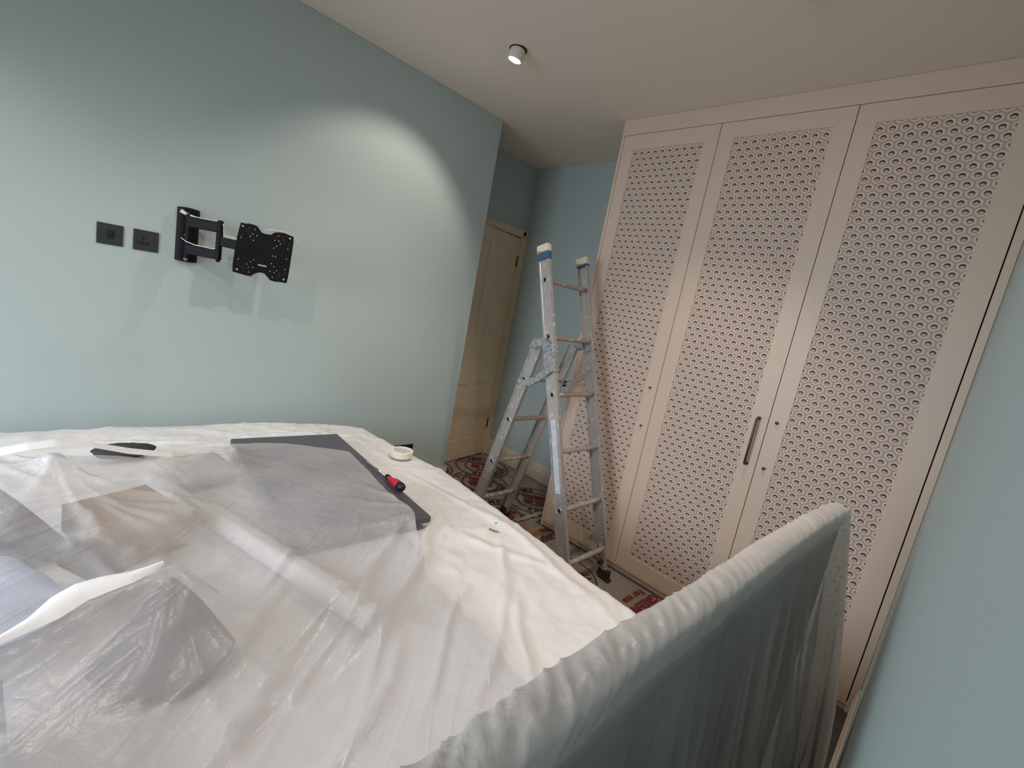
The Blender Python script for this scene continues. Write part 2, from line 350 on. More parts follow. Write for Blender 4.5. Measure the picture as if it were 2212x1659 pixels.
d3 = wdoor(-2.0402, -2.6468, -2.120, -2.556, .049, 2.6015, .134, 2.520, -2.136)
hd = MB(); hy_ = -1.996
path = [(0, hy_, .916), (-.026, hy_, .916), (-.032, hy_, .919), (-.035, hy_, .926), (-.035, hy_, 1.144), (-.032, hy_, 1.151), (-.026, hy_, 1.154), (0, hy_, 1.154)]
hd.tube(path, .0062, 12, up=(0, 1, 0))
for z in (.916, 1.154): lathe_y(hd, (0, hy_, z), [(.009, -.004), (.009, 0)], 16, 'x')
hdl = hd.build('bar_handle', 'brass', d2, smooth=True); hdl['label'] = 'dark aged brass bar handle'
def bolt_end(parent, y, z, r=.0065):
    m = MB(); lathe_y(m, (0, y, z), [(r*.55, 0), (r*.55, -.006), (r, -.007), (r*1.05, -.012), (r*.7, -.015)], 14, 'x')
    m.build('bolt_end', 'knob', parent, smooth=True)
for z in (1.152, .920): bolt_end(d1, -1.394, z)
for z in (1.154, .920): bolt_end(d3, -2.079, z, .0075)

# ------------------------------------------------------------------ ceiling spotlights
def spot(x, y, aim, power, cone, blend, label):
    t = thing('ceiling_spotlight', (x, y, H), label, 'spotlight', 'round spotlights in the ceiling')
    m = MB(); lathe_y(m, (x, y, H), [(.047, 0), (.047, -.003), (.041, -.004), (.040, .0)], 32, 'z'); m.build('rim', 'lampw', t, smooth=False)
    m = MB(); lathe_y(m, (x, y, H), [(.0445, -.0035), (.0445, -.006), (.0385, -.0062)], 32, 'z'); m.build('painted_shadow_ring', 'dark', t)  # black ring paints in the shadow round the lamp barrel
    d = (Vector(aim) - Vector((x, y, H-.03))).normalized(); a = d.orthogonal().normalized(); b = d.cross(a)
    tilt = (d*.45 + Vector((0, 0, -1))*.75).normalized(); a = tilt.orthogonal().normalized(); b = tilt.cross(a)
    c = Vector((x, y, H-.002)); m = MB()
    lathe_y(m, c, [(.037, -.0), (.038, .045), (.036, .052), (.030, .052), (.029, .044)], 32, (a, b, tilt)); m.build('barrel', 'lampw', t, smooth=False, bevel=.001)
    m = MB(); lathe_y(m, c, [(.028, .045), (.028, .050), (.020, .056), (.008, .058)], 24, (a, b, tilt)); m.build('lamp_face', 'glow', t, smooth=True)
    l = bpy.data.lights.new('lamp_beam', 'SPOT'); l.energy = power; l.color = WARM; l.spot_size = math.radians(cone); l.spot_blend = blend; l.shadow_soft_size = .022
    o = bpy.data.objects.new('lamp_beam', l); COL.objects.link(o); o.parent = t; o.location = c + tilt*.062 - Vector((x, y, H))
    o.rotation_euler = d.to_track_quat('-Z', 'Y').to_euler(); o['label'] = 'light thrown by the lamp'
labs = ['round white ceiling spotlight in view, tilted towards the teal wall', 'lit spotlight at the top edge of the picture above the wardrobe', 'ceiling spotlight above the bed, just above the picture', 'ceiling spotlight nearest the camera, outside the picture', 'ceiling spotlight over the left of the bed, outside the picture']
for (p, aim, e, cn, bl), lb in zip(LAMPS, labs): spot(p[0], p[1], aim, e, cn, bl, lb)

# ------------------------------------------------------------------ wall plates
def wplate(x, z, w, h, label, kind):
    t = thing('socket_plate', (x+w/2, 0, z-h/2), label, 'socket')
    MB().box((x, -.005, z-h), (x+w, -.0, z)).build('faceplate', 'plate' if kind != 'low' else 'blackp', t, bevel=.0015)
    cx, cz = x+w/2, z-h/2
    if kind == 'aerial':
        MB().box((cx-.012, -.009, cz-.018), (cx+.012, -.005, cz+.018)).build('insert', 'blackp', t, bevel=.002)
        m = MB(); lathe_y(m, (cx, -.009, cz+.006), [(.006, 0), (.006, -.007), (.003, -.007)], 16); m.build('aerial_port', 'blackp', t)
    else:
        m = MB()
        m.box((cx-.016, -.0058, cz+.0), (cx-.009+.004, -.005, cz+.018)).box((cx-.028, -.0058, cz-.018), (cx-.014, -.005, cz-.009)).box((cx-.006, -.0058, cz-.018), (cx+.008, -.005, cz-.009)).box((cx-.030, -.0056, cz-.021), (cx+.012, -.0052, cz-.005))
        m.build('pin_holes', 'dark', t, bevel=.0003)
        MB().box((cx+.014, -.0085, cz+.002), (cx+.026, -.005, cz+.024)).build('rocker_switch', 'plate', t, bevel=.0015)
        if kind == 'low': MB().box((cx-.06, -.0085, cz+.002), (cx-.048, -.005, cz+.024)).build('rocker_switch', 'plate', t, bevel=.0015)
    for s in (-1, 1):
        m = MB(); lathe_y(m, (cx+s*(w*.5-.013), -.0, cz), [(.003, -.005), (.003, -.0062), (.0015, -.0064)], 10); m.build('screw', 'plate', t)
wplate(-2.3396, 1.4896, .086, .086, 'dark grey aerial socket plate, furthest left on the teal wall', 'aerial')
wplate(-2.2205, 1.4905, .088, .088, 'dark grey switched socket plate beside the television bracket', 'socket')
wplate(-.748, .362, .146, .086, 'black socket plate low on the wall behind the tape roll', 'low')

# ------------------------------------------------------------------ television bracket
tv = thing('tv_bracket', (-2.028, 0, 1.5), 'black swing-arm television bracket on the teal wall', 'bracket')
m = MB(); n = 9
V = []
for zz in (1.3885, 1.6235):
    for i in range(n):
        a = i/(n-1); V.append((-2.071+.086*a, -.003-.017*(1-(2*a-1)**2)**.6, zz + (.004 if zz > 1.5 else -.004)*(1-(2*a-1)**2)))
for zz in (1.3885, 1.6235):
    for i in range(n): V.append((-2.071+.086*i/(n-1), 0, zz))
F = [(i, i+1, n+i+1, n+i) for i in range(n-1)] + [(2*n+i, 2*n+i+1, 3*n+i+1, 3*n+i) for i in range(n-1)]
F += [(i, i+1, 2*n+i+1, 2*n+i) for i in range(n-1)] + [(n+i, n+i+1, 3*n+i+1, 3*n+i) for i in range(n-1)] + [(0, n, 3*n, 2*n), (n-1, 2*n-1, 4*n-1, 3*n-1)]
m.add(V, F).build('wall_plate', 'black', tv)
for x, z in ((-2.034, 1.505), (-2.032, 1.398)):
    m = MB(); lathe_y(m, (x, -.018, z), [(.0085, 0), (.0085, -.005), (.006, -.008), (.002, -.009)], 16); o = m.build('bolt', 'bolt', tv, smooth=True); o['label'] = 'tan zinc bolt head'
for x, z in ((-2.062, 1.612), (-1.994, 1.612)):
    m = MB(); lathe_y(m, (x, -.006, z), [(.003, 0), (.003, -.004)], 10); m.build('screw', 'bolt', tv)
# pivot post on wall plate, two lower arms, elbow post, single arm
m = MB().tube([(-2.032, -.040, 1.402), (-2.032, -.040, 1.60)], .012, 16).box((-2.046, -.04, 1.425), (-2.018, -.015, 1.465)).box((-2.046, -.04, 1.545), (-2.018, -.015, 1.59)); m.build('pivot_post', 'black', tv)
EL = (-1.930, -.135)
for zc, hh in ((1.566, .046), (1.444, .044)):
    A = Vector((-2.032, -.040, zc)); B = Vector((EL[0], EL[1], zc-.0)); d = (B-A).normalized(); w = Vector((d.y, -d.x, 0))
    m = MB(); m.prism([(-.011, -hh/2), (.011, -hh/2), (.011, hh/2), (-.011, hh/2)], A-d*.006, B, w, (0, 0, 1)); m.build('support_arm', 'black', tv, bevel=.004)
m = MB().tube([(EL[0], EL[1], 1.412), (EL[0], EL[1], 1.421), (EL[0], EL[1], 1.422), (EL[0], EL[1], 1.592), (EL[0], EL[1], 1.598)], [.008, .008, .0135, .0135, .009], 18); m.build('elbow_post', 'black', tv)
A = Vector((EL[0], EL[1], 1.506)); B = Vector((-1.785, -.245, 1.500)); d = (B-A).normalized(); w = d.cross(Vector((0, 0, 1))).normalized()
MB().prism([(-.010, -.021), (.010, -.021), (.010, .021), (-.010, .021)], A, B, w, (0, 0, 1)).build('front_arm', 'black', tv, bevel=.004)
MB().box((-1.81, -.262, 1.45), (-1.76, -.236, 1.545)).tube([(-1.785, -.25, 1.46), (-1.785, -.25, 1.54)], .014, 14).build('tilt_head', 'black', tv, bevel=.003)
big = [(-1.829,1.586),(-1.836,1.565),(-1.845,1.552),(-1.881,1.54),(-1.818,1.561),(-1.831,1.538),(-1.818,1.525),(-1.729,1.581),(-1.743,1.558),(-1.725,1.559),(-1.717,1.546),(-1.732,1.533),(-1.744,1.522),(-1.682,1.531),(-1.746,1.486),(-1.733,1.485),(-1.684,1.483),(-1.885,1.444),(-1.85,1.429),(-1.835,1.442),(-1.822,1.454),(-1.842,1.416),(-1.824,1.418),(-1.838,1.395),(-1.748,1.45),(-1.736,1.438),(-1.722,1.423),(-1.732,1.411),(-1.75,1.414),(-1.738,1.389),(-1.686,1.435)]
small = [(-1.854,1.586),(-1.843,1.586),(-1.856,1.576),(-1.862,1.57),(-1.848,1.572),(-1.854,1.564),(-1.879,1.564),(-1.879,1.554),(-1.713,1.581),(-1.703,1.58),(-1.71,1.566),(-1.701,1.569),(-1.697,1.563),(-1.704,1.556),(-1.679,1.555),(-1.68,1.546),(-1.885,1.43),(-1.885,1.42),(-1.861,1.419),(-1.868,1.413),(-1.864,1.406),(-1.855,1.409),(-1.862,1.396),(-1.852,1.395),(-1.711,1.411),(-1.705,1.404),(-1.718,1.403),(-1.709,1.399),(-1.685,1.42),(-1.686,1.41),(-1.723,1.389),(-1.712,1.388)]
outl = [(-1.886,1.603),(-1.862,1.603),(-1.86,1.606),(-1.837,1.606),(-1.821,1.603),(-1.811,1.593),(-1.801,1.58),(-1.788,1.577),(-1.761,1.579),(-1.754,1.585),(-1.746,1.593),(-1.728,1.598),(-1.703,1.6),(-1.683,1.596),(-1.662,1.593),(-1.66,1.567),(-1.661,1.538),(-1.667,1.421),(-1.669,1.397),(-1.673,1.372),(-1.706,1.372),(-1.726,1.37),(-1.745,1.373),(-1.757,1.384),(-1.772,1.399),(-1.788,1.402),(-1.804,1.398),(-1.817,1.39),(-1.829,1.378),(-1.852,1.378),(-1.872,1.381),(-1.903,1.385),(-1.905,1.416),(-1.902,1.469),(-1.897,1.533),(-1.891,1.577)]
slots = [[(-1.805,1.438),(-1.767,1.437),(-1.766,1.430),(-1.803,1.431)]]
def flat_cut(name, outer, holes, thick, mat, parent, y):
    cu = bpy.data.curves.new(name, 'CURVE'); cu.dimensions = '2D'; cu.fill_mode = 'BOTH'; cu.extrude = thick/2
    for P in [outer] + holes:
        sp = cu.splines.new('POLY'); sp.points.add(len(P)-1); sp.use_cyclic_u = True
        for q, p in zip(sp.points, P): q.co = (p[0], p[1], 0, 1)
    o = bpy.data.objects.new(name, cu); COL.objects.link(o)
    dg = bpy.context.evaluated_depsgraph_get(); me = bpy.data.meshes.new_from_object(o.evaluated_get(dg)); bpy.data.objects.remove(o); bpy.data.curves.remove(cu)
    off = parent_off(parent)
    for v in me.vertices: v.co = (v.co.x-off[0], y - v.co.z - off[1], v.co.y-off[2])
    me.materials.clear(); me.materials.append(MT[mat]); me.name = name
    r = bpy.data.objects.new(name, me); COL.objects.link(r); r.parent = parent; return r
circ = lambda c, r, n=10: [(c[0]+r*math.cos(2*math.pi*k/n), c[1]+r*math.sin(2*math.pi*k/n)) for k in range(n)]
flat_cut('face_plate', outl, [circ(c, .0030) for c in big] + [circ(c, .0014, 6) for c in small] + slots, .003, 'black', tv, -.28)
for x, z in ((-1.878,1.589),(-1.678,1.581),(-1.887,1.399),(-1.688,1.387)):
    m = MB(); lathe_y(m, (x, -.2815, z), [(.0048, 0), (.0045, -.003), (.0022, -.004), (.0018, -.003)], 16); m.build('corner_screw', 'chrome', tv, smooth=True)
tv_c = [[(-2.062,-.028,1.608),(-2.043,-.034,1.598),(-2.026,-.052,1.594),(-2.009,-.066,1.592),(-1.965,-.10,1.592),(-1.936,-.125,1.597),(-1.921,-.15,1.582),(-1.919,-.152,1.55),(-1.916,-.155,1.533),(-1.905,-.16,1.536),(-1.892,-.18,1.533),(-1.87,-.21,1.530)],
        [(-2.055,-.024,1.49),(-2.040,-.06,1.477),(-2.013,-.075,1.469),(-1.974,-.108,1.468),(-1.952,-.125,1.466),(-1.945,-.14,1.470)],
        [(-1.785,-.274,1.592),(-1.765,-.272,1.600),(-1.735,-.272,1.605),(-1.70,-.274,1.604),(-1.664,-.276,1.594),(-1.648,-.276,1.582),(-1.638,-.276,1.573),(-1.630,-.276,1.572)]]
for k, P in enumerate(tv_c):
    o = MB().tube(P, [.0022]*len(P) if k else [.009, .007, .004]+[.0022]*(len(P)-3), 8).build('white_cable', 'cable', tv, smooth=True); o['label'] = 'thin white cable threaded along the arm'

# ------------------------------------------------------------------ headboard in polythene
# edges of the top, from the wardrobe end towards the camera: (x, y)
hbf = lambda x: -2.478 + (-.93-x)*.052 - .004*math.sin((x+1)*5) if x > -2.0 else -2.478 + 1.07*.052 - .004*math.sin(-5) - (-2.0-x)*.01
hbk = lambda x: hbf(x) - .046 - .004*(-.93-x)
hb = thing('headboard', (-1.95, -2.46, 0), 'grey padded headboard wrapped in milky plastic, nearest the camera', 'headboard')
XS = np.linspace(-.955, -2.90, 60); m = MB(); V = []; ZT = 1.098
def hb_ring(x, g=0.0):
    f, k = hbf(x), hbk(x); c = (f+k)/2; w = (f-k)/2
    ring = [(x, f+g, .12)]
    for q in range(9):
        a = q/8*math.pi; ring.append((x, c + math.cos(a)*(w+g), ZT-.022 + math.sin(a)**.7*(.018+g) if 0 < q < 8 else ZT-.022))
    ring.append((x, k-g, .12)); return ring
for x in XS: V += hb_ring(x, -.004)
R_ = 11; F = [(i*R_+k, i*R_+(k+1) % R_, (i+1)*R_+(k+1) % R_, (i+1)*R_+k) for i in range(len(XS)-1) for k in range(R_)] + [tuple(range(R_)), tuple(range((len(XS)-1)*R_, len(XS)*R_))]
m.add(V, F).build('padded_board', 'hbody', hb)
for x in (-1.15, -2.75): MB().box((x-.04, hbk(x)+.012, 0), (x+.04, hbk(x)+.035, .13)).build('foot', 'dgrey', hb)
# wrap over the top: front skirt, rounded top, short back lap with crinkles across
from mathutils import noise as mn
def N3(x, y, z): return mn.noise(Vector((x, y, z)))
XS = np.linspace(-.937, -2.92, 420); V = []; NR = 30
for x in XS:
    f, k = hbf(x), hbk(x); c = (f+k)/2; w = (f-k)/2 + .003
    for j in range(NR):
        s = j/(NR-1)
        if s < .25: p = [x, c+w, .66+(ZT-.022-.66)*(s/.25)]; nn = (0, 1, 0)
        elif s < .75: a = (s-.25)/.5*math.pi; p = [x, c+math.cos(a)*w, ZT-.022+max(0, math.sin(a))**.36*.027 + (.006 if x < -2 else 0)*(-2-x)/.3]; nn = (0, math.cos(a), math.sin(a))
        else: p = [x, c-w-.0, ZT-.022-.016*(s-.75)/.25]; nn = (0, -1, 0)
        amp = .0030*max(0, N3(x*2.2, 1.3, 0)+.40)
        g = amp*(1-abs(N3(x*34+s*6, s*2.0, 2)))**5*2 + .0018*N3(x*5, s*2, 5) + .0012*N3(x*12+s*3, s*2, 9) + (.007*max(0, N3(x*1.7, 4, 4)) if s < .6 else 0)
        V.append((p[0], p[1]+nn[1]*g, p[2]+nn[2]*g))
F = [(i*NR+j, i*NR+j+1, (i+1)*NR+j+1, (i+1)*NR+j) for i in range(len(XS)-1) for j in range(NR-1)]
o = MB().add(V, F).build('plastic_wrap', 'hwrap', hb, smooth=True, fix=False); o['label'] = 'crinkled milky plastic over the top edge'
# drape hanging behind, with long folds
NX, NZ = 300, 90; V = []
for i in range(NX):
    s = i/(NX-1)
    for j in range(NZ):
        t_ = (j/(NZ-1)); z = (ZT-.010)*(1-t_) + .012*t_; h = 1.09 - z
        x = -.925 - s*1.99 + .12*h*(1-s)**3
        fold = .6*N3((x+.35*h)*9, h*.6, 3) + .4*N3((x+.42*h)*24, h*.7, 7) + .75*(1-abs(N3((x+.30*h)*11, h*.8, 12)))**12 - .5*(1-abs(N3((x+.33*h)*8, h*.6, 31)))**14
        y0 = hbk(max(-2.9, min(-.95, x))) - (.0045 if h > .02 else .0) - .185*max(0, h)*(.35+.65*min(1, 1.15-s))
        y = y0 + fold*min(1, max(0, h-.01)*4)*(.018+.038*h)*min(1, .1+s*5)
        q_ = (y-(YR+.022))/.02; V.append((x, YR+.019 + .02*(math.log1p(math.exp(q_)) if q_ < 20 else q_), z))
F = [(i*NZ+j, i*NZ+j+1, (i+1)*NZ+j+1, (i+1)*NZ+j) for i in range(NX-1) for j in range(NZ-1)]
o = MB().add(V, F).build('hanging_drape', 'drape', hb, smooth=True, fix=False); o['label'] = 'loose translucent plastic hanging in long folds down the back'
V = []; NE = 12                                                        # end of the drape, closing over the headboard end
for i in range(NE):
    s = i/(NE-1)
    for j in range(NZ):
        t_ = j/(NZ-1); z = (ZT-.010)*(1-t_) + .012*t_; h = 1.09 - z
        q_ = (hbk(-.95) - .004 - .185*h-(YR+.022))/.02; ya = YR+.019 + .02*(math.log1p(math.exp(q_)) if q_ < 20 else q_); yb = hbf(-.95) + .004
        V.append((-.925 + .12*h + .012*math.sin(s*math.pi)*min(1, 4*h), ya + (yb-ya)*s, z))
F = [(i*NZ+j, i*NZ+j+1, (i+1)*NZ+j+1, (i+1)*NZ+j) for i in range(NE-1) for j in range(NZ-1)]
MB().add(V, F).build('end_drape', 'drape', hb, smooth=True, fix=False)

# ------------------------------------------------------------------ bed and its dust sheet
bed = thing('bed', (-2.0, -1.3, 0), 'low double bed hidden under the white dust sheet', 'bed')
MB().box((-2.83, -2.36, .30), (-1.20, -.28, .575)).build('mattress', 'mattress', bed, bevel=.05, seg=4)
MB().box((-2.80, -2.38, .06), (-1.24, -.32, .298)).build('base', 'mgrey', bed, bevel=.01)
for x in (-2.7, -1.34):
    for y in (-2.25, -.45): MB().tube([(x, y, 0), (x, y, .062)], [.02, .028], 12).build('leg', 'dgrey', bed)

CRE = [  # creases: x0,y0, x1,y1, half width, height
 (-2.185,-1.631,-2.434,-1.856,.012,.006),(-2.031,-1.605,-2.381,-1.894,.016,.008),(-1.996,-1.799,-2.315,-1.942,.012,.007),(-1.305,-1.391,-2.234,-2.0,.014,.005),
 (-1.409,-1.367,-1.73,-1.68,.012,.007),(-1.409,-1.367,-1.838,-1.737,.01,.006),(-1.72,-1.50,-2.30,-1.96,.015,.008),(-1.60,-1.55,-2.1,-2.02,.013,.007),(-1.35,-1.75,-1.9,-2.15,.016,.007),(-1.95,-1.45,-2.36,-1.80,.010,.006),
 (-1.80,-1.62,-2.25,-2.0,.010,.006),(-1.52,-1.72,-2.0,-2.09,.010,.005),(-1.2,-1.3,-1.27,-2.1,.022,.008),(-1.3,-.9,-1.22,-1.6,.012,.004),(-1.42,-1.5,-1.25,-1.9,.016,.006),(-1.28,-1.62,-1.6,-1.9,.012,.006),
 (-2.05,-1.72,-2.5,-2.12,.02,.008),(-1.85,-1.85,-2.3,-2.2,.02,.008),(-1.6,-1.4,-2.05,-1.85,.012,.006),(-1.45,-1.85,-1.8,-2.25,.016,.007),(-1.95,-.30,-1.35,-.36,.012,.005),(-1.7,-.24,-1.25,-.5,.012,.004),(-2.5,-.28,-1.9,-.33,.014,.006)]
def creases(X, Y, L):
    Z = np.zeros_like(X)
    for x0, y0, x1, y1, w, h in L:
        dx, dy = x1-x0, y1-y0; l = math.hypot(dx, dy); ux, uy = dx/l, dy/l
        s = ((X-x0)*ux + (Y-y0)*uy)/l; d = -(X-x0)*uy + (Y-y0)*ux + .012*np.sin(s*7+x0*9)
        e = np.clip(s/.18, 0, 1)*np.clip((1-s)/.25, 0, 1)*((s > 0) & (s < 1))
        Z += 1.5*h*e*(np.exp(-(d/w)**2) - .45*np.exp(-((d-2.0*w)/(1.6*w))**2))
    return Z
def vnoise(X, Y, sc, seed, ang=0.0, st=1.0):          # smooth value noise on a lattice
    r = np.random.default_rng(seed).random((128, 128)); c, s = math.cos(ang), math.sin(ang)
    U = (X*c + Y*s)*sc/st + 500; V_ = (-X*s + Y*c)*sc + 500
    i, j = np.floor(U).astype(int), np.floor(V_).astype(int); a, b = U-i, V_-j; a = a*a*(3-2*a); b = b*b*(3-2*b)
    g = lambda p, q: r[p % 128, q % 128]
    return (g(i, j)*(1-a)*(1-b) + g(i+1, j)*a*(1-b) + g(i, j+1)*(1-a)*b + g(i+1, j+1)*a*b)*2-1
def gridmesh(name, P, mask, mat, parent):
    nx, ny = P.shape[:2]; idx = np.arange(nx*ny).reshape(nx, ny)
    q = np.stack([idx[:-1, :-1], idx[1:, :-1], idx[1:, 1:], idx[:-1, 1:]], -1).reshape(-1, 4)
    if mask is not None: q = q[(mask[:-1, :-1] & mask[1:, :-1] & mask[1:, 1:] & mask[:-1, 1:]).reshape(-1)]
    used = np.unique(q); rm = -np.ones(nx*ny, int); rm[used] = np.arange(len(used)); q = rm[q]
    off = np.array(parent_off(parent)); v = P.reshape(-1, 3)[used] - off
    if mask is not None:                                # even out the stepped cut edge
        e = np.concatenate([q[:, [0, 1]], q[:, [1, 2]], q[:, [2, 3]], q[:, [3, 0]]]); e.sort(1)
        ue, ct = np.unique(e, axis=0, return_counts=True); be = ue[ct == 1]
        for _ in range(8):
            acc = np.zeros_like(v); c_ = np.zeros(len(v)); np.add.at(acc, be[:, 0], v[be[:, 1]]); np.add.at(acc, be[:, 1], v[be[:, 0]]); np.add.at(c_, be[:, 0], 1); np.add.at(c_, be[:, 1], 1)
            w_ = c_ > 0; v[w_] = .5*v[w_] + .5*acc[w_]/c_[w_][:, None]
    me = bpy.data.meshes.new(name); me.from_pydata(v.tolist(), [], q.tolist()); me.shade_smooth(); me.materials.append(MT[mat])
    o = bpy.data.objects.new(name, me); COL.objects.link(o)
    if parent: o.parent = parent
    return o
BX0, BX1, BY0, BY1 = -2.93, -1.12, -2.405, -.17
xe = lambda y: np.interp(y, [-2.2, -2.0, -1.704, -1.45, -1.184, -.96, -.6, -.23], [-1.18, -1.165, -1.125, -1.11, -1.095, -1.08, -1.135, -1.15])
ye = lambda x: np.interp(x, [-3, -2.6, -2.3, -2.0, -1.75, -1.36, -1.16], [.02-.04, -.03-.02, -.055, -.075, -.085, -.155, -.215])
SZ = .62; RC = .13; FR = .045
def bed_height(X, Y):
    z = SZ - .003 + .006*vnoise(X, Y, 3.2, 1) + .0035*vnoise(X, Y, 8, 2) + .0022*vnoise(X, Y, 19, 3) + .0012*vnoise(X, Y, 44, 5)
    z += .0050*(1-np.abs(vnoise(X, Y, 4.2, 8)))**5 + .0040*(1-np.abs(vnoise(X, Y, 5.5, 12, 1.2, 2)))**9 + .0022*(1-np.abs(vnoise(X, Y, 11, 9, .7)))**6
    return z + creases(X, Y, CRE)
u = np.concatenate([np.linspace(BX0-.56, BX0, 30)[:-1], np.arange(BX0, BX1, .0105), np.linspace(BX1, BX1+.62, 52)])
v = np.concatenate([np.arange(BY0, BY1, .0105), np.linspace(BY1, BY1+.62, 46)])
U, V_ = np.meshgrid(u, v, indexing='ij')
# rounded-rectangle footprint, distance outside of it
cx = np.clip(U, BX0+RC, BX1-RC); cy = np.minimum(V_, BY1-RC)
dx, dy = U-cx, V_-cy; r = np.hypot(dx, dy); rs = np.maximum(r, 1e-9); D = r - RC
out = np.maximum(D + FR, 0); arc = FR*math.pi/2
hor = np.where(out < arc, FR*np.sin(np.minimum(out, arc)/FR), FR); drop = np.where(out < arc, FR*(1-np.cos(np.minimum(out, arc)/FR)), FR+(out-arc))
per = np.arctan2(dy, dx)*1.2 + U*1.0 + V_*1.0
wave = np.where(out > arc, (out-arc)*(.10 + .10*np.sin(per*17) + .06*np.sin(per*41+1)), 0)
rad = np.where(out > 0, RC - FR + hor + wave, r)
PX = np.where(out > 0, cx + dx/rs*rad, U); PY = np.where(out > 0, cy + dy/rs*rad, V_)
fx = np.clip((PX-BX0)/(BX1-BX0), 0, 1)**3; fy = np.clip((PY-BY0)/(BY1-BY0), 0, 1)**3
QX = PX + fx*(xe(PY)-BX1); QY = PY + fy*(ye(PX)-BY1)
QZ = np.maximum(bed_height(QX, QY) - drop, .012 + .004*vnoise(QX, QY, 20, 4))
QY = np.minimum(QY, -.024 - .006*np.abs(np.sin(QX*23)))
bs = gridmesh('dust_sheet', np.stack([QX, QY, QZ], -1), None, 'sheet', None)
tag(bs, 'large white plastic dust sheet covering the whole bed', 'dust sheet')

# ------------------------------------------------------------------ things on the bed, partly under a second thinner sheet
slab = thing('flat_panel', (-1.69, -.95, .62), 'dark grey flat screen lying on the bed, half under the milky sheet', 'screen')
A_ = Matrix.Translation((-1.700, -.955, .638)) @ Matrix.Rotation(math.radians(3.6)*-1, 4, 'Z')
MB().box((-.237, -.465, .006), (.237, .465, .032), A_).build('screen_panel', 'slab', slab, bevel=.006)
MB().box((-.19, -.40, .0), (.19, .40, .007), A_).build('back_cover', 'blackp', slab, bevel=.004)
def cushion(name, c, sx, sy, th, rot, mat, label, cat='cushion'):
    n = 22; V = []; M_ = Matrix.Translation(c) @ rot
    for side in (1, -1):
        for i in range(n):
            for j in range(n):
                a, b = -1+2*i/(n-1), -1+2*j/(n-1); e = max(0, (1-a**2)*(1-b**2))**.42
                k = 1 - .09*(1-abs(a*b))*(abs(a)**4+abs(b)**4)/1.2
                V.append(M_ @ Vector((a*k*sx/2, b*k*sy/2, side*(e*th/2 + .006) + .006*N3(a*3, b*3, side))))
    F = []
    for s in (0, 1):
        for i in range(n-1):
            for j in range(n-1): F.append((s*n*n+i*n+j, s*n*n+i*n+j+1, s*n*n+(i+1)*n+j+1, s*n*n+(i+1)*n+j))
    bd = [(i, 0) for i in range(n)] + [(n-1, j) for j in range(1, n)] + [(i, n-1) for i in range(n-2, -1, -1)] + [(0, j) for j in range(n-2, 0, -1)]
    for q in range(len(bd)):
        a, b = bd[q], bd[(q+1) % len(bd)]; F.append((a[0]*n+a[1], b[0]*n+b[1], n*n+b[0]*n+b[1], n*n+a[0]*n+a[1]))
    return tag(MB().add(V, F).build(name, mat, None, smooth=True), label, cat)
Rz = lambda a: Matrix.Rotation(math.radians(a), 4, 'Z'); Rx = lambda a: Matrix.Rotation(math.radians(a), 4, 'X'); Ry = lambda a: Matrix.Rotation(math.radians(a), 4, 'Y')
cushion('cushion', (-2.075, -.77, .668), .20, .24, .05, Rz(12), 'lgrey', 'pale grey cushion under the milky sheet left of the dark screen')
def mound(name, x, y, r, top, mat, label, cat, ex=1.0, ang=0.0, pw=1.5):
    V = []; F = []; n, k = 22, 40; ca, sa = math.cos(ang), math.sin(ang)
    for i in range(n):
        t_ = i/(n-1)
        for j in range(k):
            b = 2*math.pi*j/k; rr = r*t_*(1+.16*N3(2*math.cos(b)+x, 2*math.sin(b), 3)*t_); a_, b_ = rr*math.cos(b)*ex, rr*math.sin(b)
            V.append((x+a_*ca-b_*sa, y+a_*sa+b_*ca, .641+(top-.641)*((1-t_)**pw*.55 + .45*(1-t_*t_)) + .006*N3(a_*22, b_*22, 1)*(1-t_)*t_*4))
    F = [(i*k+j, i*k+(j+1) % k, (i+1)*k+(j+1) % k, (i+1)*k+j) for i in range(n-1) for j in range(k)] + [tuple(range((n-1)*k, n*k))]
    return tag(MB().add(V, F).build(name, mat, None, smooth=True), label, cat)
mound('bundled_blanket', -2.575, -1.095, .112, .82, 'navy', 'dark navy bundled blanket under the sheet at the far left', 'blanket', 1.15)
mound('bundled_cloth', -2.31, -1.66, .115, .822, 'cgrey', 'grey cloth bundle pushing the sheet into a sharp peak', 'cloth', 1.0, .6, 1.2)
cushion('cushion', (-2.68, -1.86, .694), .34, .36, .11, Rz(8), 'lblue', 'pale blue cushion at the lower left edge of the bed')
cushion('cushion', (-2.60, -1.42, .705), .24, .24, .11, Rz(25), 'lblue', 'bluish white pillow below the navy cushion')
bx = thing('cardboard_box', (-2.30, -1.02, .62), 'brown cardboard box under the sheet between the cushions', 'box')
B_ = Matrix.Translation((-2.315, -1.13, .640)) @ Rz(20)
MB().box((-.10, -.13, 0), (.10, .13, .075), B_).build('carton', 'brown', bx, bevel=.002)
MB().box((-.10, -.13, .076), (-.003, .13, .079), B_).build('flap', 'brown', bx); MB().box((.003, -.13, .076), (.10, .13, .079), B_).build('flap', 'brown', bx)
m = MB(); m.box((-.045, -.06, 0), (.045, .06, .035), Matrix.Translation((-2.405, -1.36, .70)) @ Rz(40) @ Rx(15))
tag(m.build('case', 'dgrey', None, bevel=.012), 'small charcoal case seen as a dark square under the sheet', 'case')
rl = thing('paper_roll', (-2.14, -1.21, .62), 'long white paper roll lying diagonally under the milky sheet', 'paper roll')
p0, p1 = Vector((-2.225, -.80, .662)), Vector((-1.930, -1.80, .660))
MB().tube([p0, p0.lerp(p1, .5), p1], .024, 24).build('paper', 'white', rl, smooth=True)
MB().tube([p0-(p1-p0).normalized()*.006, p1+(p1-p0).normalized()*.006], .013, 20).build('core', 'white', rl, smooth=False)
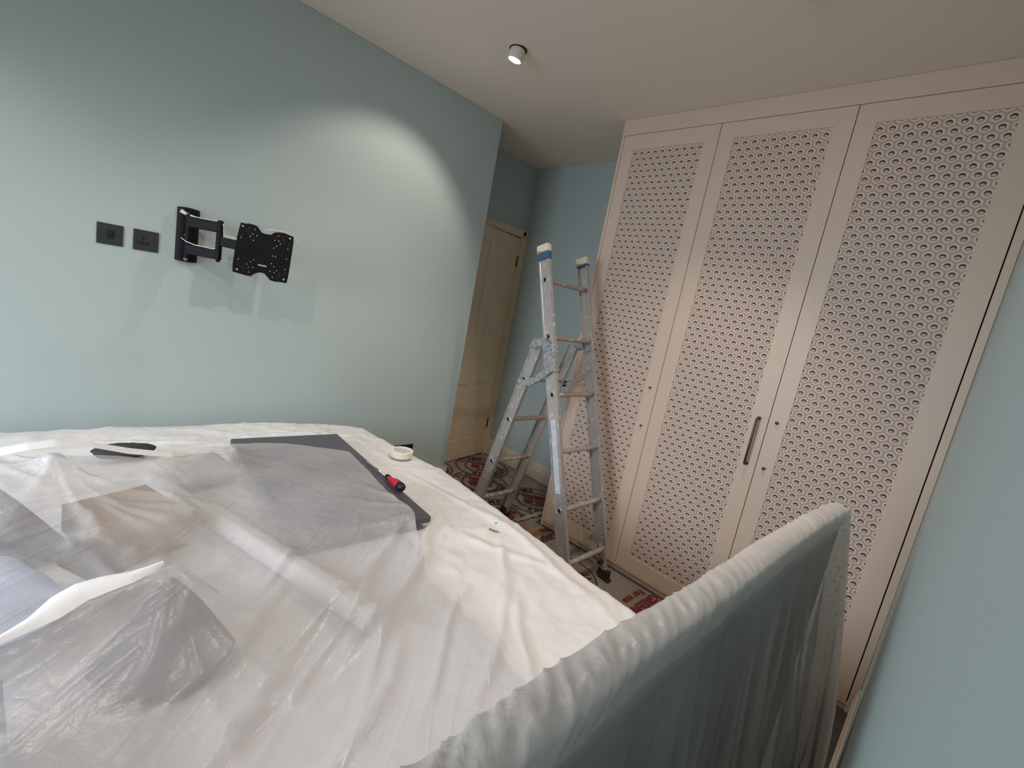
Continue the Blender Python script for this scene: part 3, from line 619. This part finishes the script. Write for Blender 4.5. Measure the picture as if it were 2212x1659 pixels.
V = []; F = []; n = 16                                  # dark crumpled bag peeking out
for i in range(n):
    for j in range(n):
        a, b = i/(n-1)*math.pi, j/n*2*math.pi; rr = 1+.16*N3(3*math.cos(b), 3*math.sin(b), a*2)
        V.append((-2.27+.095*rr*math.sin(a)*math.cos(b), -.515+.05*rr*math.sin(a)*math.sin(b), .663+.027*rr*math.cos(a)))
F = [(i*n+j, i*n+(j+1) % n, (i+1)*n+(j+1) % n, (i+1)*n+j) for i in range(n-1) for j in range(n)]
tag(MB().add(V, F).build('bag', 'dgrey', None, smooth=True), 'dark grey crumpled bag peeking out beyond the milky sheet', 'bag')

# thin sheet: taut membrane over the things, with pleats
h = .012; gx = np.arange(-2.96, -1.40, h); gy = np.arange(-2.38, -.44, h); GX, GY = np.meshgrid(gx, gy, indexing='ij')
base = np.full_like(GX, SZ+.012); ob = base.copy()
a = math.radians(-3.6); lx = (GX+1.70)*math.cos(a) + (GY+.955)*math.sin(a); ly = -(GX+1.70)*math.sin(a) + (GY+.955)*math.cos(a)
ob = np.where((abs(lx) < .245) & (abs(ly) < .47), .678, ob)
t_ = np.clip(((GX-p0.x)*(p1.x-p0.x) + (GY-p0.y)*(p1.y-p0.y))/((p1-p0).xy.length**2), 0, 1)
dd = np.hypot(GX-(p0.x+t_*(p1.x-p0.x)), GY-(p0.y+t_*(p1.y-p0.y))); ob = np.where(dd < .02, .693, ob)
lx = (GX+2.315)*math.cos(.349) + (GY+1.13)*math.sin(.349); ly = -(GX+2.315)*math.sin(.349) + (GY+1.13)*math.cos(.349)
ob = np.where((abs(lx) < .105) & (abs(ly) < .135), .729, ob)
RB = [(-2.95, -1.83, .83), (-2.60, -1.80, .85), (-2.535, -1.774, .85), (-2.507, -1.762, .85), (-2.471, -1.746, .85), (-2.437, -1.715, .85), (-2.406, -1.704, .85), (-2.373, -1.694, .85), (-2.324, -1.657, .85)]
RA = [(-2.95, -.95, .81), (-2.569, -.956, .84), (-2.519, -.951, .85), (-2.465, -.936, .85), (-2.386, -.912, .83), (-2.296, -.885, .79), (-2.175, -.830, .745)]
def bump(x, y, r, z): 
    global ob
    ob = np.maximum(ob, np.where(np.hypot(GX-x, GY-y) < r, z, 0))
# highest points of the cushions raise the sheet: sample their meshes
dg = bpy.context.evaluated_depsgraph_get()
for o in list(bpy.data.objects):
    if o.type == 'MESH' and o.name.split('.')[0] in ('cushion', 'case', 'bundled_blanket', 'bundled_cloth'):
        co = np.empty(len(o.data.vertices)*3); o.data.vertices.foreach_get('co', co); co = co.reshape(-1, 3)
        if co[:, 0].min() < -2.75: pass
        i = np.round((co[:, 0]-gx[0])/h).astype(int); j = np.round((co[:, 1]-gy[0])/h).astype(int)
        for di in (-1, 0, 1):
            for dj in (-1, 0, 1):
                ii, jj = i+di, j+dj; ok = (ii >= 0) & (ii < len(gx)) & (jj >= 0) & (jj < len(gy))
                np.maximum.at(ob, (ii[ok], jj[ok]), co[ok, 2]+.010)
bump(-2.31, -1.655, .015, .835); bump(-1.96, -.72, .014, .712); bump(-2.47, -1.02, .02, .85); bump(-2.60, -1.0, .02, .85)
for PL in (RB, RA):
    for k in range(len(PL)-1):
        for t_ in np.linspace(0, 1, 14): bump(*[PL[k][q]+(PL[k+1][q]-PL[k][q])*t_ for q in (0, 1)], .009, PL[k][2]+(PL[k+1][2]-PL[k][2])*t_ - .016)
Z = ob.copy()
for k in range(900):
    A4 = Z.copy(); A4[1:-1, 1:-1] = (Z[2:, 1:-1] + Z[:-2, 1:-1] + Z[1:-1, 2:] + Z[1:-1, :-2])/4
    Z = np.maximum(ob, A4 - 1.3e-4)
# finer grid
h2 = .0062; fx_ = np.arange(gx[0], gx[-1], h2); fy_ = np.arange(gy[0], gy[-1], h2); FX, FY = np.meshgrid(fx_, fy_, indexing='ij')
def samp(Zg, X, Y):
    i = np.clip((X-gx[0])/h, 0, len(gx)-1.001); j = np.clip((Y-gy[0])/h, 0, len(gy)-1.001); a, b = i-np.floor(i), j-np.floor(j); i, j = i.astype(int), j.astype(int)
    return Zg[i, j]*(1-a)*(1-b) + Zg[i+1, j]*a*(1-b) + Zg[i, j+1]*(1-a)*b + Zg[i+1, j+1]*a*b
def pleats(X, Y):
    z = np.zeros_like(X)
    for x, y, n, am, R in ((-2.31, -1.655, 9, .008, .42), (-1.96, -.72, 8, .004, .25), (-2.47, -1.02, 9, .009, .45), (-2.60, -1.0, 7, .006, .4), (-1.46, -1.40, 11, .006, .45), (-2.40, -1.10, 7, .006, .25)):
        r = np.hypot(X-x, Y-y); th = np.arctan2(Y-y, X-x); q = n*th + 2.5*np.sin(th*2+x*7) + r*3
        z += am*np.clip(r/.08, 0, 1)*np.clip(1-r/R, 0, 1)*(np.abs(np.cos(q/2))**7*1.6 - .25)
    return z
def top_z(X, Y):
    z = samp(Z, X, Y) + pleats(X, Y) + creases(X, Y, CRE)*.9 + .006
    z += .0022*(1-np.abs(vnoise(X, Y, 9, 21, .65, 4)))**4 + .0016*vnoise(X, Y, 13, 22, .65, 3) + .001*vnoise(X, Y, 40, 23)
    return np.maximum(z, np.maximum(SZ+.014, bed_height(X, Y)+.005))
P_ = np.stack([FX, FY, top_z(FX, FY)], -1)
EDGE = [(-2.96, -.98), (-2.60, -.98), (-2.464, -.96), (-2.36, -.92), (-2.22, -.86), (-2.10, -.74), (-2.02, -.62), (-1.93, -.575), (-1.72, -.62), (-1.505, -.796), (-1.527, -1.036), (-1.548, -1.259), (-1.543, -1.382), (-1.593, -1.503), (-1.645, -1.634), (-1.66, -1.9), (-1.70, -2.37), (-2.96, -2.37)]
def inside(X, Y, P):
    c = np.zeros(X.shape, bool)
    for k in range(len(P)):
        (x0, y0), (x1, y1) = P[k], P[k-1]
        if y0 == y1: continue
        c ^= ((y0 > Y) != (y1 > Y)) & (X < (x1-x0)*(Y-y0)/(y1-y0)+x0)
    return c
jit = .008*vnoise(FX, FY, 9, 31)
mask = inside(FX+jit, FY+jit, EDGE)
ts = gridmesh('thin_sheet', P_, mask, 'thin', None)
tag(ts, 'thin milky plastic sheet tented over cushions and the screen on the bed', 'plastic sheet')
def fold_strip(up, lo, label):
    V = []; n = 60
    L = lambda P, s: np.array([np.interp(s*(len(P)-1), range(len(P)), [p[q] for p in P]) for q in range(3)])
    for i in range(n):
        s = i/(n-1); a, b = L(up, s), L(lo, s)
        for j in range(7):
            t_ = j/6; p = a+(b-a)*t_; p[2] += .006*math.sin(t_*math.pi); V.append(tuple(p))
    g = lambda m: [(i*m+j, i*m+j+1, (i+1)*m+j+1, (i+1)*m+j) for i in range(n-1) for j in range(m-1)]
    o = MB().add(V, g(7)).build('turned_edge', 'edge', ts, smooth=True, fix=False); o['label'] = label
fold_strip([(-2.95, -1.80, .83), (-2.60, -1.775, .85), (-2.536, -1.751, .85), (-2.508, -1.725, .85), (-2.481, -1.681, .85), (-2.452, -1.657, .85), (-2.415, -1.651, .85), (-2.376, -1.655, .85), (-2.325, -1.646, .85)], RB, 'bright white edge of the sheet turned up beside the peak')
fold_strip([(-2.95, -.88, .81), (-2.572, -.888, .84), (-2.52, -.891, .85), (-2.464, -.873, .85), (-2.384, -.863, .83), (-2.291, -.831, .79), (-2.171, -.781, .745)], RA, 'bright white edge of the sheet along its far side')

# masking tape roll
tx, ty, tz = -1.222, -.79, SZ+.012
tp = thing('masking_tape', (tx, ty, tz), 'roll of cream masking tape on the dust sheet by the wall corner', 'tape')
m = MB(); lathe_y(m, (tx, ty, tz), [(.0435, 0), (.0535, 0), (.0545, .002), (.0545, .030), (.0535, .032), (.0435, .032), (.0425, .030), (.0425, .002), (.0435, 0)], 48, 'z')
m.f = m.f[:-2]; m.build('tape_ring', 'tape', tp, smooth=False)
m = MB(); lathe_y(m, (tx, ty, tz), [(.0422, .002), (.0422, .0285), (.041, .029)], 40, 'z'); m.build('label_disc', 'label', tp)
m = MB()
for k, (a, b, l) in enumerate(((-.022, .018, .016), (.004, .024, .014), (-.008, .006, .018), (.018, .004, .015), (-.026, -.008, .012), (.002, -.014, .017), (-.014, -.026, .014), (.02, -.022, .012))):
    m.box((-l/2, -.0017, 0), (l/2, .0017, .0004), Matrix.Translation((tx+a, ty+b, tz+.0291)) @ Rz(-35))
m.build('label_print', 'purple', tp)['kind'] = 'stuff'
# screwdriver
ss_ = Vector((-1.482, -.91, .680)); ee = Vector((-1.496, -1.245, .694)); dr = (ee-ss_).normalized()
sd = thing('screwdriver', tuple((ss_+ee)/2), 'red and black screwdriver lying on the edge of the dark screen', 'screwdriver')
q = lambda t: ss_ + dr*t
MB().tube([q(.0), q(.008), q(.19)], [.002, .0032, .0032], 12).build('shaft', 'chrome', sd, smooth=True)
MB().tube([q(.188), q(.192), q(.205), q(.216)], [.007, .011, .0115, .0095], 20).build('collar', 'blackp', sd, smooth=True)
MB().tube([q(.214), q(.222), q(.235), q(.258), q(.278), q(.292)], [.0105, .0098, .0105, .0160, .0172, .0155], 24).build('grip', 'red', sd, smooth=True)
MB().tube([q(.290), q(.300), q(.318), q(.326), q(.329)], [.0162, .0172, .0155, .010, .004], 24).build('end_cap', 'blackp', sd, smooth=True)
# two little fixings lying on the sheet
for k, (x, y, ang, l, lab) in enumerate(((-1.236, -1.532, -38, .020, 'short brass wall plug on the dust sheet, further from the headboard'), (-1.290, -1.566, -62, .036, 'brown screw with wall plug on the dust sheet, nearer the headboard'))):
    zz = SZ+.011; d = Vector((math.cos(math.radians(ang)), math.sin(math.radians(ang)), 0)); c = Vector((x, y, zz))
    t = thing('wall_fixing', tuple(c), lab, 'screw')
    MB().tube([c-d*l/2, c-d*l*.3, c+d*l*.3, c+d*l/2], [.0042, .0036, .0032, .0015 if k else .003], 10).build('plug', 'bolt' if not k else 'brown', t, smooth=True)
    MB().tube([c-d*(l/2+.002), c-d*l/2], [.0048, .003], 10).build('screw_head', 'brass', t)

# ------------------------------------------------------------------ ladder
ld = thing('ladder', (-.35, -1.05, 0), 'paint-splashed aluminium A-frame ladder beside the bed', 'ladder')
XR, XLf = -.165, -.53
fy = lambda z: -1.478 + .352*z; ry = lambda z: -.605 - .243*z
fd = Vector((0, .352, 1)).normalized(); rd = Vector((0, -.243, 1)).normalized()
CH = [(-.031, 0), (.031, 0), (.031, .024), (.026, .024), (.026, .007), (-.026, .007), (-.026, .024), (-.031, .024)]   # channel, back on web
def stile(x, side, z0, z1, yf, d, name='front_stile'):
    # web faces -x for the left stile (outside) and +x for the right one
    nrm = Vector((0, d.z, -d.y)); out_ = Vector((1 if side == 'L' else -1, 0, 0))
    P = [(-.036, 0), (-.028, 0), (-.026, .004), (.026, .004), (.028, 0), (.036, 0), (.036, .024), (.032, .024), (.032, .008), (-.032, .008), (-.032, .024), (-.036, .024)]
    o = MB().prism(P, (x, yf(z0), z0), (x, yf(z1), z1), nrm, out_).build(name, 'alu', ld); return o
fl = stile(XLf-.012, 'L', .06, 1.80, fy, fd); frr = stile(XR+.012, 'R', .20, 1.80, fy, fd)
rl_ = stile(XLf+.016, 'L', .05, 1.29, ry, rd, 'rear_stile'); rr_ = stile(XR-.012+.008, 'R', .05, 1.29, ry, rd, 'rear_stile')
# narrower fly extension below the right front stile
MB().prism([(-.024, -.010), (.024, -.010), (.024, .010), (-.024, .010)], (XR-.004, fy(.03), .03), (XR-.004, fy(.24), .24), Vector((0, fd.z, -fd.y)), (1, 0, 0)).build('stile_extension', 'rung', ld, bevel=.002)
ST = MB().box((XLf-.0145, -.017, -.20), (XLf-.0075, .017, .20), Matrix.Translation((0, fy(.72), .72)) @ Matrix.Rotation(-math.atan(.352), 4, 'X'))
o = ST.build('sticker', 'sticker', ld); o['label'] = 'long worn white sticker on the left front stile'
def rung(z, yf, xa, xb, mat, name='rung'):
    y = yf(z); m = MB()
    P = [(.017*math.cos(a)*(1 if abs(math.cos(a)) > .3 else .9), .014*math.sin(a)) for a in [2*math.pi*k/14 for k in range(14)]]
    m.prism(P, (xa, y, z), (xb, y, z), (0, 1, 0), (0, 0, 1)); return m.build(name, mat, ld)
def socket_ring(x, y, z, dx):
    m = MB(); lathe_y(m, (x, y, z), [(.0165, 0), (.0165, dx*.004), (.0125, dx*.005), (.0115, dx*.001)], 20, 'x'); m.f = m.f[:-2]; m.build('rung_ferrule', 'alu', ld, smooth=True)
    m = MB(); lathe_y(m, (x, y, z), [(.0118, dx*.0008), (.0118, dx*.0014)], 16, 'x'); m.build('rung_hole', 'dark', ld)
for z in (.170, .443, .738, 1.035, 1.338, 1.640):
    rung(z, fy, XLf, XR, 'rung' if z > 1 else 'alu'); socket_ring(XLf-.0085, fy(z), z, -1)
for z in (.212, .497, .795, 1.06):
    rung(z, ry, XLf+.02, XR-.005, 'rung'); socket_ring(XLf+.0195, ry(z), z, -1)
for x in (XLf, XR):                                     # capped tops
    zt = 1.80; M_ = Matrix.Translation((x, fy(zt), zt)) @ Matrix.Rotation(-math.atan(.352), 4, 'X')
    o = MB().box((-.019, -.041, -.012), (.019, .041, .032), M_).build('top_cap', 'tape', ld, bevel=.008, seg=3); o['label'] = 'cream painted plastic cap'
    o = MB().box((-.0172, -.0385, -.055 if x == XLf else -.024), (.0172, .0385, -.012), M_).build('tape_band', 'bluetape', ld, bevel=.003); o['label'] = 'blue tape round the stile under its cap'
    MB().box((-.0195, .010, -.016), (.0195, .0415, -.002), M_).build('paint_drip', 'yellow', ld, bevel=.002)
for x, z0, yf, d in ((XLf, .0, fy, 1), (XR, .0, fy, 1), (XLf+.03, .0, ry, -1), (XR, .0, ry, -1)):
    m = MB().box((x-.020, yf(0)-.036, 0), (x+.020, yf(0)+.036, .020)).box((x-.017, yf(.03)-.036, .018), (x+.017, yf(.03)+.036, .068)); m.build('rubber_foot', 'rubber', ld, bevel=.004)
# hinge: sleeve on the front stile, link to rear stile top, quadrant stay below
for x, mat, sg in ((XLf, 'wrap', -1), (XR, 'zinc', 1)):
    xo = x - .015 if sg < 0 else x + .0
    fr_ = Vector((0, fd.z, -fd.y))
    if sg < 0: MB().prism([(-.041, -.022), (.041, -.022), (.041, .020), (-.041, .020)], (x, fy(1.150), 1.150), (x, fy(1.298), 1.298), fr_, (1, 0, 0)).build('hinge_sleeve', mat, ld, bevel=.006)
    ox = x-.020 if sg < 0 else x+.004
    m = MB().ribbon([(ox, ry(1.255)-.0, 1.255), (ox, ry(1.29)-.01, 1.292), (ox, -.99, 1.305), (ox, fy(1.28), 1.285)], .024, .006, 1, (1, 0, 0)); m.build('hinge_link', mat, ld, bevel=.002)
    arc_ = [(ox, fy(1.16)+.05*math.sin(0), 1.165)]
    for k in range(1, 9):
        a = k/8; arc_.append((ox, -1.07 + .215*a, 1.165 - .12*math.sin(a*math.pi/2*1.1)))
    if sg < 0: MB().ribbon(arc_, .020, .012, 1, (1, 0, 0)).build('quadrant_stay', mat, ld, bevel=.003)
    else:
        up = [(p[0], p[1], p[2]+.012) for p in arc_]; lo = [(p[0], p[1], p[2]-.014) for p in arc_[1:]]
        m = MB().ribbon(up, .007, .004, 1, (1, 0, 0)).ribbon(lo, .006, .004, 1, (1, 0, 0)).ribbon(arc_[6:], .018, .004, 1, (1, 0, 0)); m.build('quadrant_stay', mat, ld)
    for yy, zz in ((ry(1.25), 1.262), (fy(1.28), 1.29), (arc_[-1][1]-.01, arc_[-1][2]+.004)):
        m = MB(); lathe_y(m, (ox-.003, yy, zz), [(.009, 0), (.008, -.006), (.003, -.008)], 14, 'x'); m.build('rivet', mat, ld, smooth=True)
# rung hook at the foot of the right stile, and rubber plug of the extension
hk = MB().box((-.002, -.012, -.026), (.002, .055, .026), Matrix.Translation((XR-.020, fy(.225)+.006, .222))).box((-.022, .050, -.022), (.0, .054, .012), Matrix.Translation((XR-.020, fy(.225)+.006, .222)))
hk.build('rung_hook', 'zinc', ld, bevel=.001)
MB().tube([(XR-.045, fy(.10), .108), (XR-.012, fy(.10), .108)], [.013, .015], 14).build('locking_plug', 'rubber', ld)

# ------------------------------------------------------------------ floor protection
def wavy(name, x0, x1, y0, y1, z, mat, label, seed, amp=.004, st=.02, notch=None):
    gx_ = np.arange(x0, x1+st/2, st); gy_ = np.arange(y0, y1+st/2, st); X, Y = np.meshgrid(gx_, gy_, indexing='ij')
    Zz = z + amp*np.maximum(0, vnoise(X, Y, 5, seed)) + amp*1.3*(1-np.abs(vnoise(X, Y, 7, seed+1, .9, 5)))**8
    ok = np.ones_like(X, bool)
    if notch is not None: ok = notch(X, Y)
    o = gridmesh(name, np.stack([X, Y, Zz], -1), ok, mat, None); return tag(o, label, 'floor film')
f1 = wavy('floor_film', -1.05, XA-.03, -.80, YD-.02, .002, 'film1', 'grey-brown printed floor film with red round badges, in the alcove', 40, .003, .02, lambda X, Y: ((X > X1+.03) | (Y < -.02)) & ((Y > YW+.03) | (X < -.03)))
f2 = wavy('floor_film', -1.06, -.030, -2.02, -.735, .003, 'film2', 'clear ribbed floor film with red lettering beside the wardrobe', 50, .004, .015)
def mesh_text(txt, size, mat, parent, M_, name='lettering'):
    cu = bpy.data.curves.new(name, 'FONT'); cu.body = txt; cu.size = size; cu.align_x = 'CENTER'; cu.align_y = 'CENTER'; cu.resolution_u = 3; cu.offset = size*.03
    o = bpy.data.objects.new(name, cu); COL.objects.link(o); dg = bpy.context.evaluated_depsgraph_get()
    me = bpy.data.meshes.new_from_object(o.evaluated_get(dg)); bpy.data.objects.remove(o); bpy.data.curves.remove(cu)
    return [(M_ @ v.co) for v in me.vertices], [tuple(p.vertices) for p in me.polygons]
ZP = .0095
def badge(cx, cy, parent, ro=.235, ri=.150, rot=0, ok=lambda x, y: True):
    m = MB(); n = 72
    for r_, w in ((ro, .0055), (ri, .0065)):
        for k in range(n):
            a0, a1 = 2*math.pi*k/n, 2*math.pi*(k+1)/n; am = (a0+a1)/2
            if not ok(cx+r_*math.cos(am), cy+r_*math.sin(am)): continue
            m.add([(cx+(r_-w)*math.cos(a0), cy+(r_-w)*math.sin(a0), ZP), (cx+(r_+w)*math.cos(a0), cy+(r_+w)*math.sin(a0), ZP), (cx+(r_+w)*math.cos(a1), cy+(r_+w)*math.sin(a1), ZP), (cx+(r_-w)*math.cos(a1), cy+(r_-w)*math.sin(a1), ZP)], [(0, 1, 2, 3)])
    m.build('printed_ring', 'inkb', parent, fix=False)['kind'] = 'stuff'
    m = MB(); rt = (ro+ri)/2
    for word, c0, step, top in (('FLAME', 86, -16, True), ('RETARDANT', -90, 15, False)):
        for k, ch in enumerate(word):
            a = math.radians(c0 + rot + (k-(len(word)-1)/2)*step); x, y = cx+rt*math.cos(a), cy+rt*math.sin(a)
            if not ok(x, y): continue
            ang = a - math.pi/2 if top else a + math.pi/2
            m.add(*mesh_text(ch, .070, 'ink', parent, Matrix.Translation((x, y, ZP)) @ Matrix.Rotation(ang, 4, 'Z')))
    m.build('badge_lettering', 'ink', parent, fix=False)['kind'] = 'stuff'
    m = MB(); R2 = Matrix.Translation((cx, cy, ZP)) @ Matrix.Rotation(math.radians(rot-45), 4, 'Z')
    for P in ([(-.11, .085), (.0, .100), (.115, .075), (.115, .045), (.0, .062), (-.10, .050)], [(-.085, .030), (-.02, .040), (-.02, -.045), (-.075, -.060), (-.10, -.02)], [(.0, .040), (.085, .030), (.10, -.03), (.05, -.075), (.0, -.055)], [(-.05, -.075), (.03, -.082), (.04, -.102), (-.04, -.098)]):
        Q = [R2 @ Vector((a, b, 0)) for a, b in P]
        if all(ok(q.x, q.y) for q in Q): m.add(Q, [tuple(range(len(Q)))])
    m.build('flame_emblem', 'inkr', parent, fix=False)['kind'] = 'stuff'
okA = lambda x, y: x < XA-.03 and y < YD-.03 and (x > X1+.02 or y < -.03) and (y > YW+.03 or x < -.05)
badge(.245, -.545, f1, ok=okA); badge(.29, .16, f1, ok=lambda x, y: okA(x, y)); badge(.035, -.115, f1, ok=lambda x, y: okA(x, y) and math.hypot(x-.29, y-.16) > .25 and math.hypot(x-.245, y+.545) > .245)
badge(-.22, .02+.30, f1, ok=lambda x, y: okA(x, y) and math.hypot(x-.29, y-.16) > .25 and math.hypot(x-.035, y+.115) > .25)
badge(-.18, -.60, f1, ok=lambda x, y: okA(x, y) and y > -.70 and math.hypot(x-.245, y+.545) > .25 and math.hypot(x-.035, y+.115) > .25)
def line(txt, x, y, size, parent, mat='inkr'):         # reads towards -x, upside down from the bed
    m = MB(); w = 0
    m.add(*mesh_text(txt, size, mat, parent, Matrix.Translation((x, y, ZP+.002)) @ Matrix.Rotation(math.radians(180), 4, 'Z'))); m.build('lettering', mat, parent, fix=False)['kind'] = 'stuff'
line('For use', -.150, -1.668, .062, f2); line('GREEN TO', -.215, -1.738, .078, f2)
line('For use', -.125, -.905, .062, f2, 'ink'); line('GREEN', -.150, -.985, .078, f2, 'ink')
badge(-.40, -1.30, f2, ok=lambda x, y: x < -.05)
# strip of masking tape between the films
m = MB(); V = []
for i in range(25):
    x = -.16 + .30*i/24
    for y in (-.742, -.700): V.append((x, y+.004*math.sin(i*.7)-.0*x, .0125+.003*math.sin(i*1.1)*.5))
m.add(V, [(2*i, 2*i+1, 2*i+3, 2*i+2) for i in range(24)])
tag(m.build('tape_strip', 'ltape', None), 'pale masking tape strip on the floor at the wardrobe corner', 'tape')
V = [(-.30, -.83, .013), (-.14, -.80, .016), (-.10, -.93, .013), (-.22, -1.00, .014), (-.33, -.94, .013)]
m = MB().add(V + [(a, b, c-.002) for a, b, c in V], [tuple(range(5)), tuple(range(9, 4, -1))] + [(i, (i+1) % 5, 5+(i+1) % 5, 5+i) for i in range(5)])
tag(m.build('card_scrap', 'brown', None), 'orange-brown scrap of card on the floor film behind the bed edge', 'card')
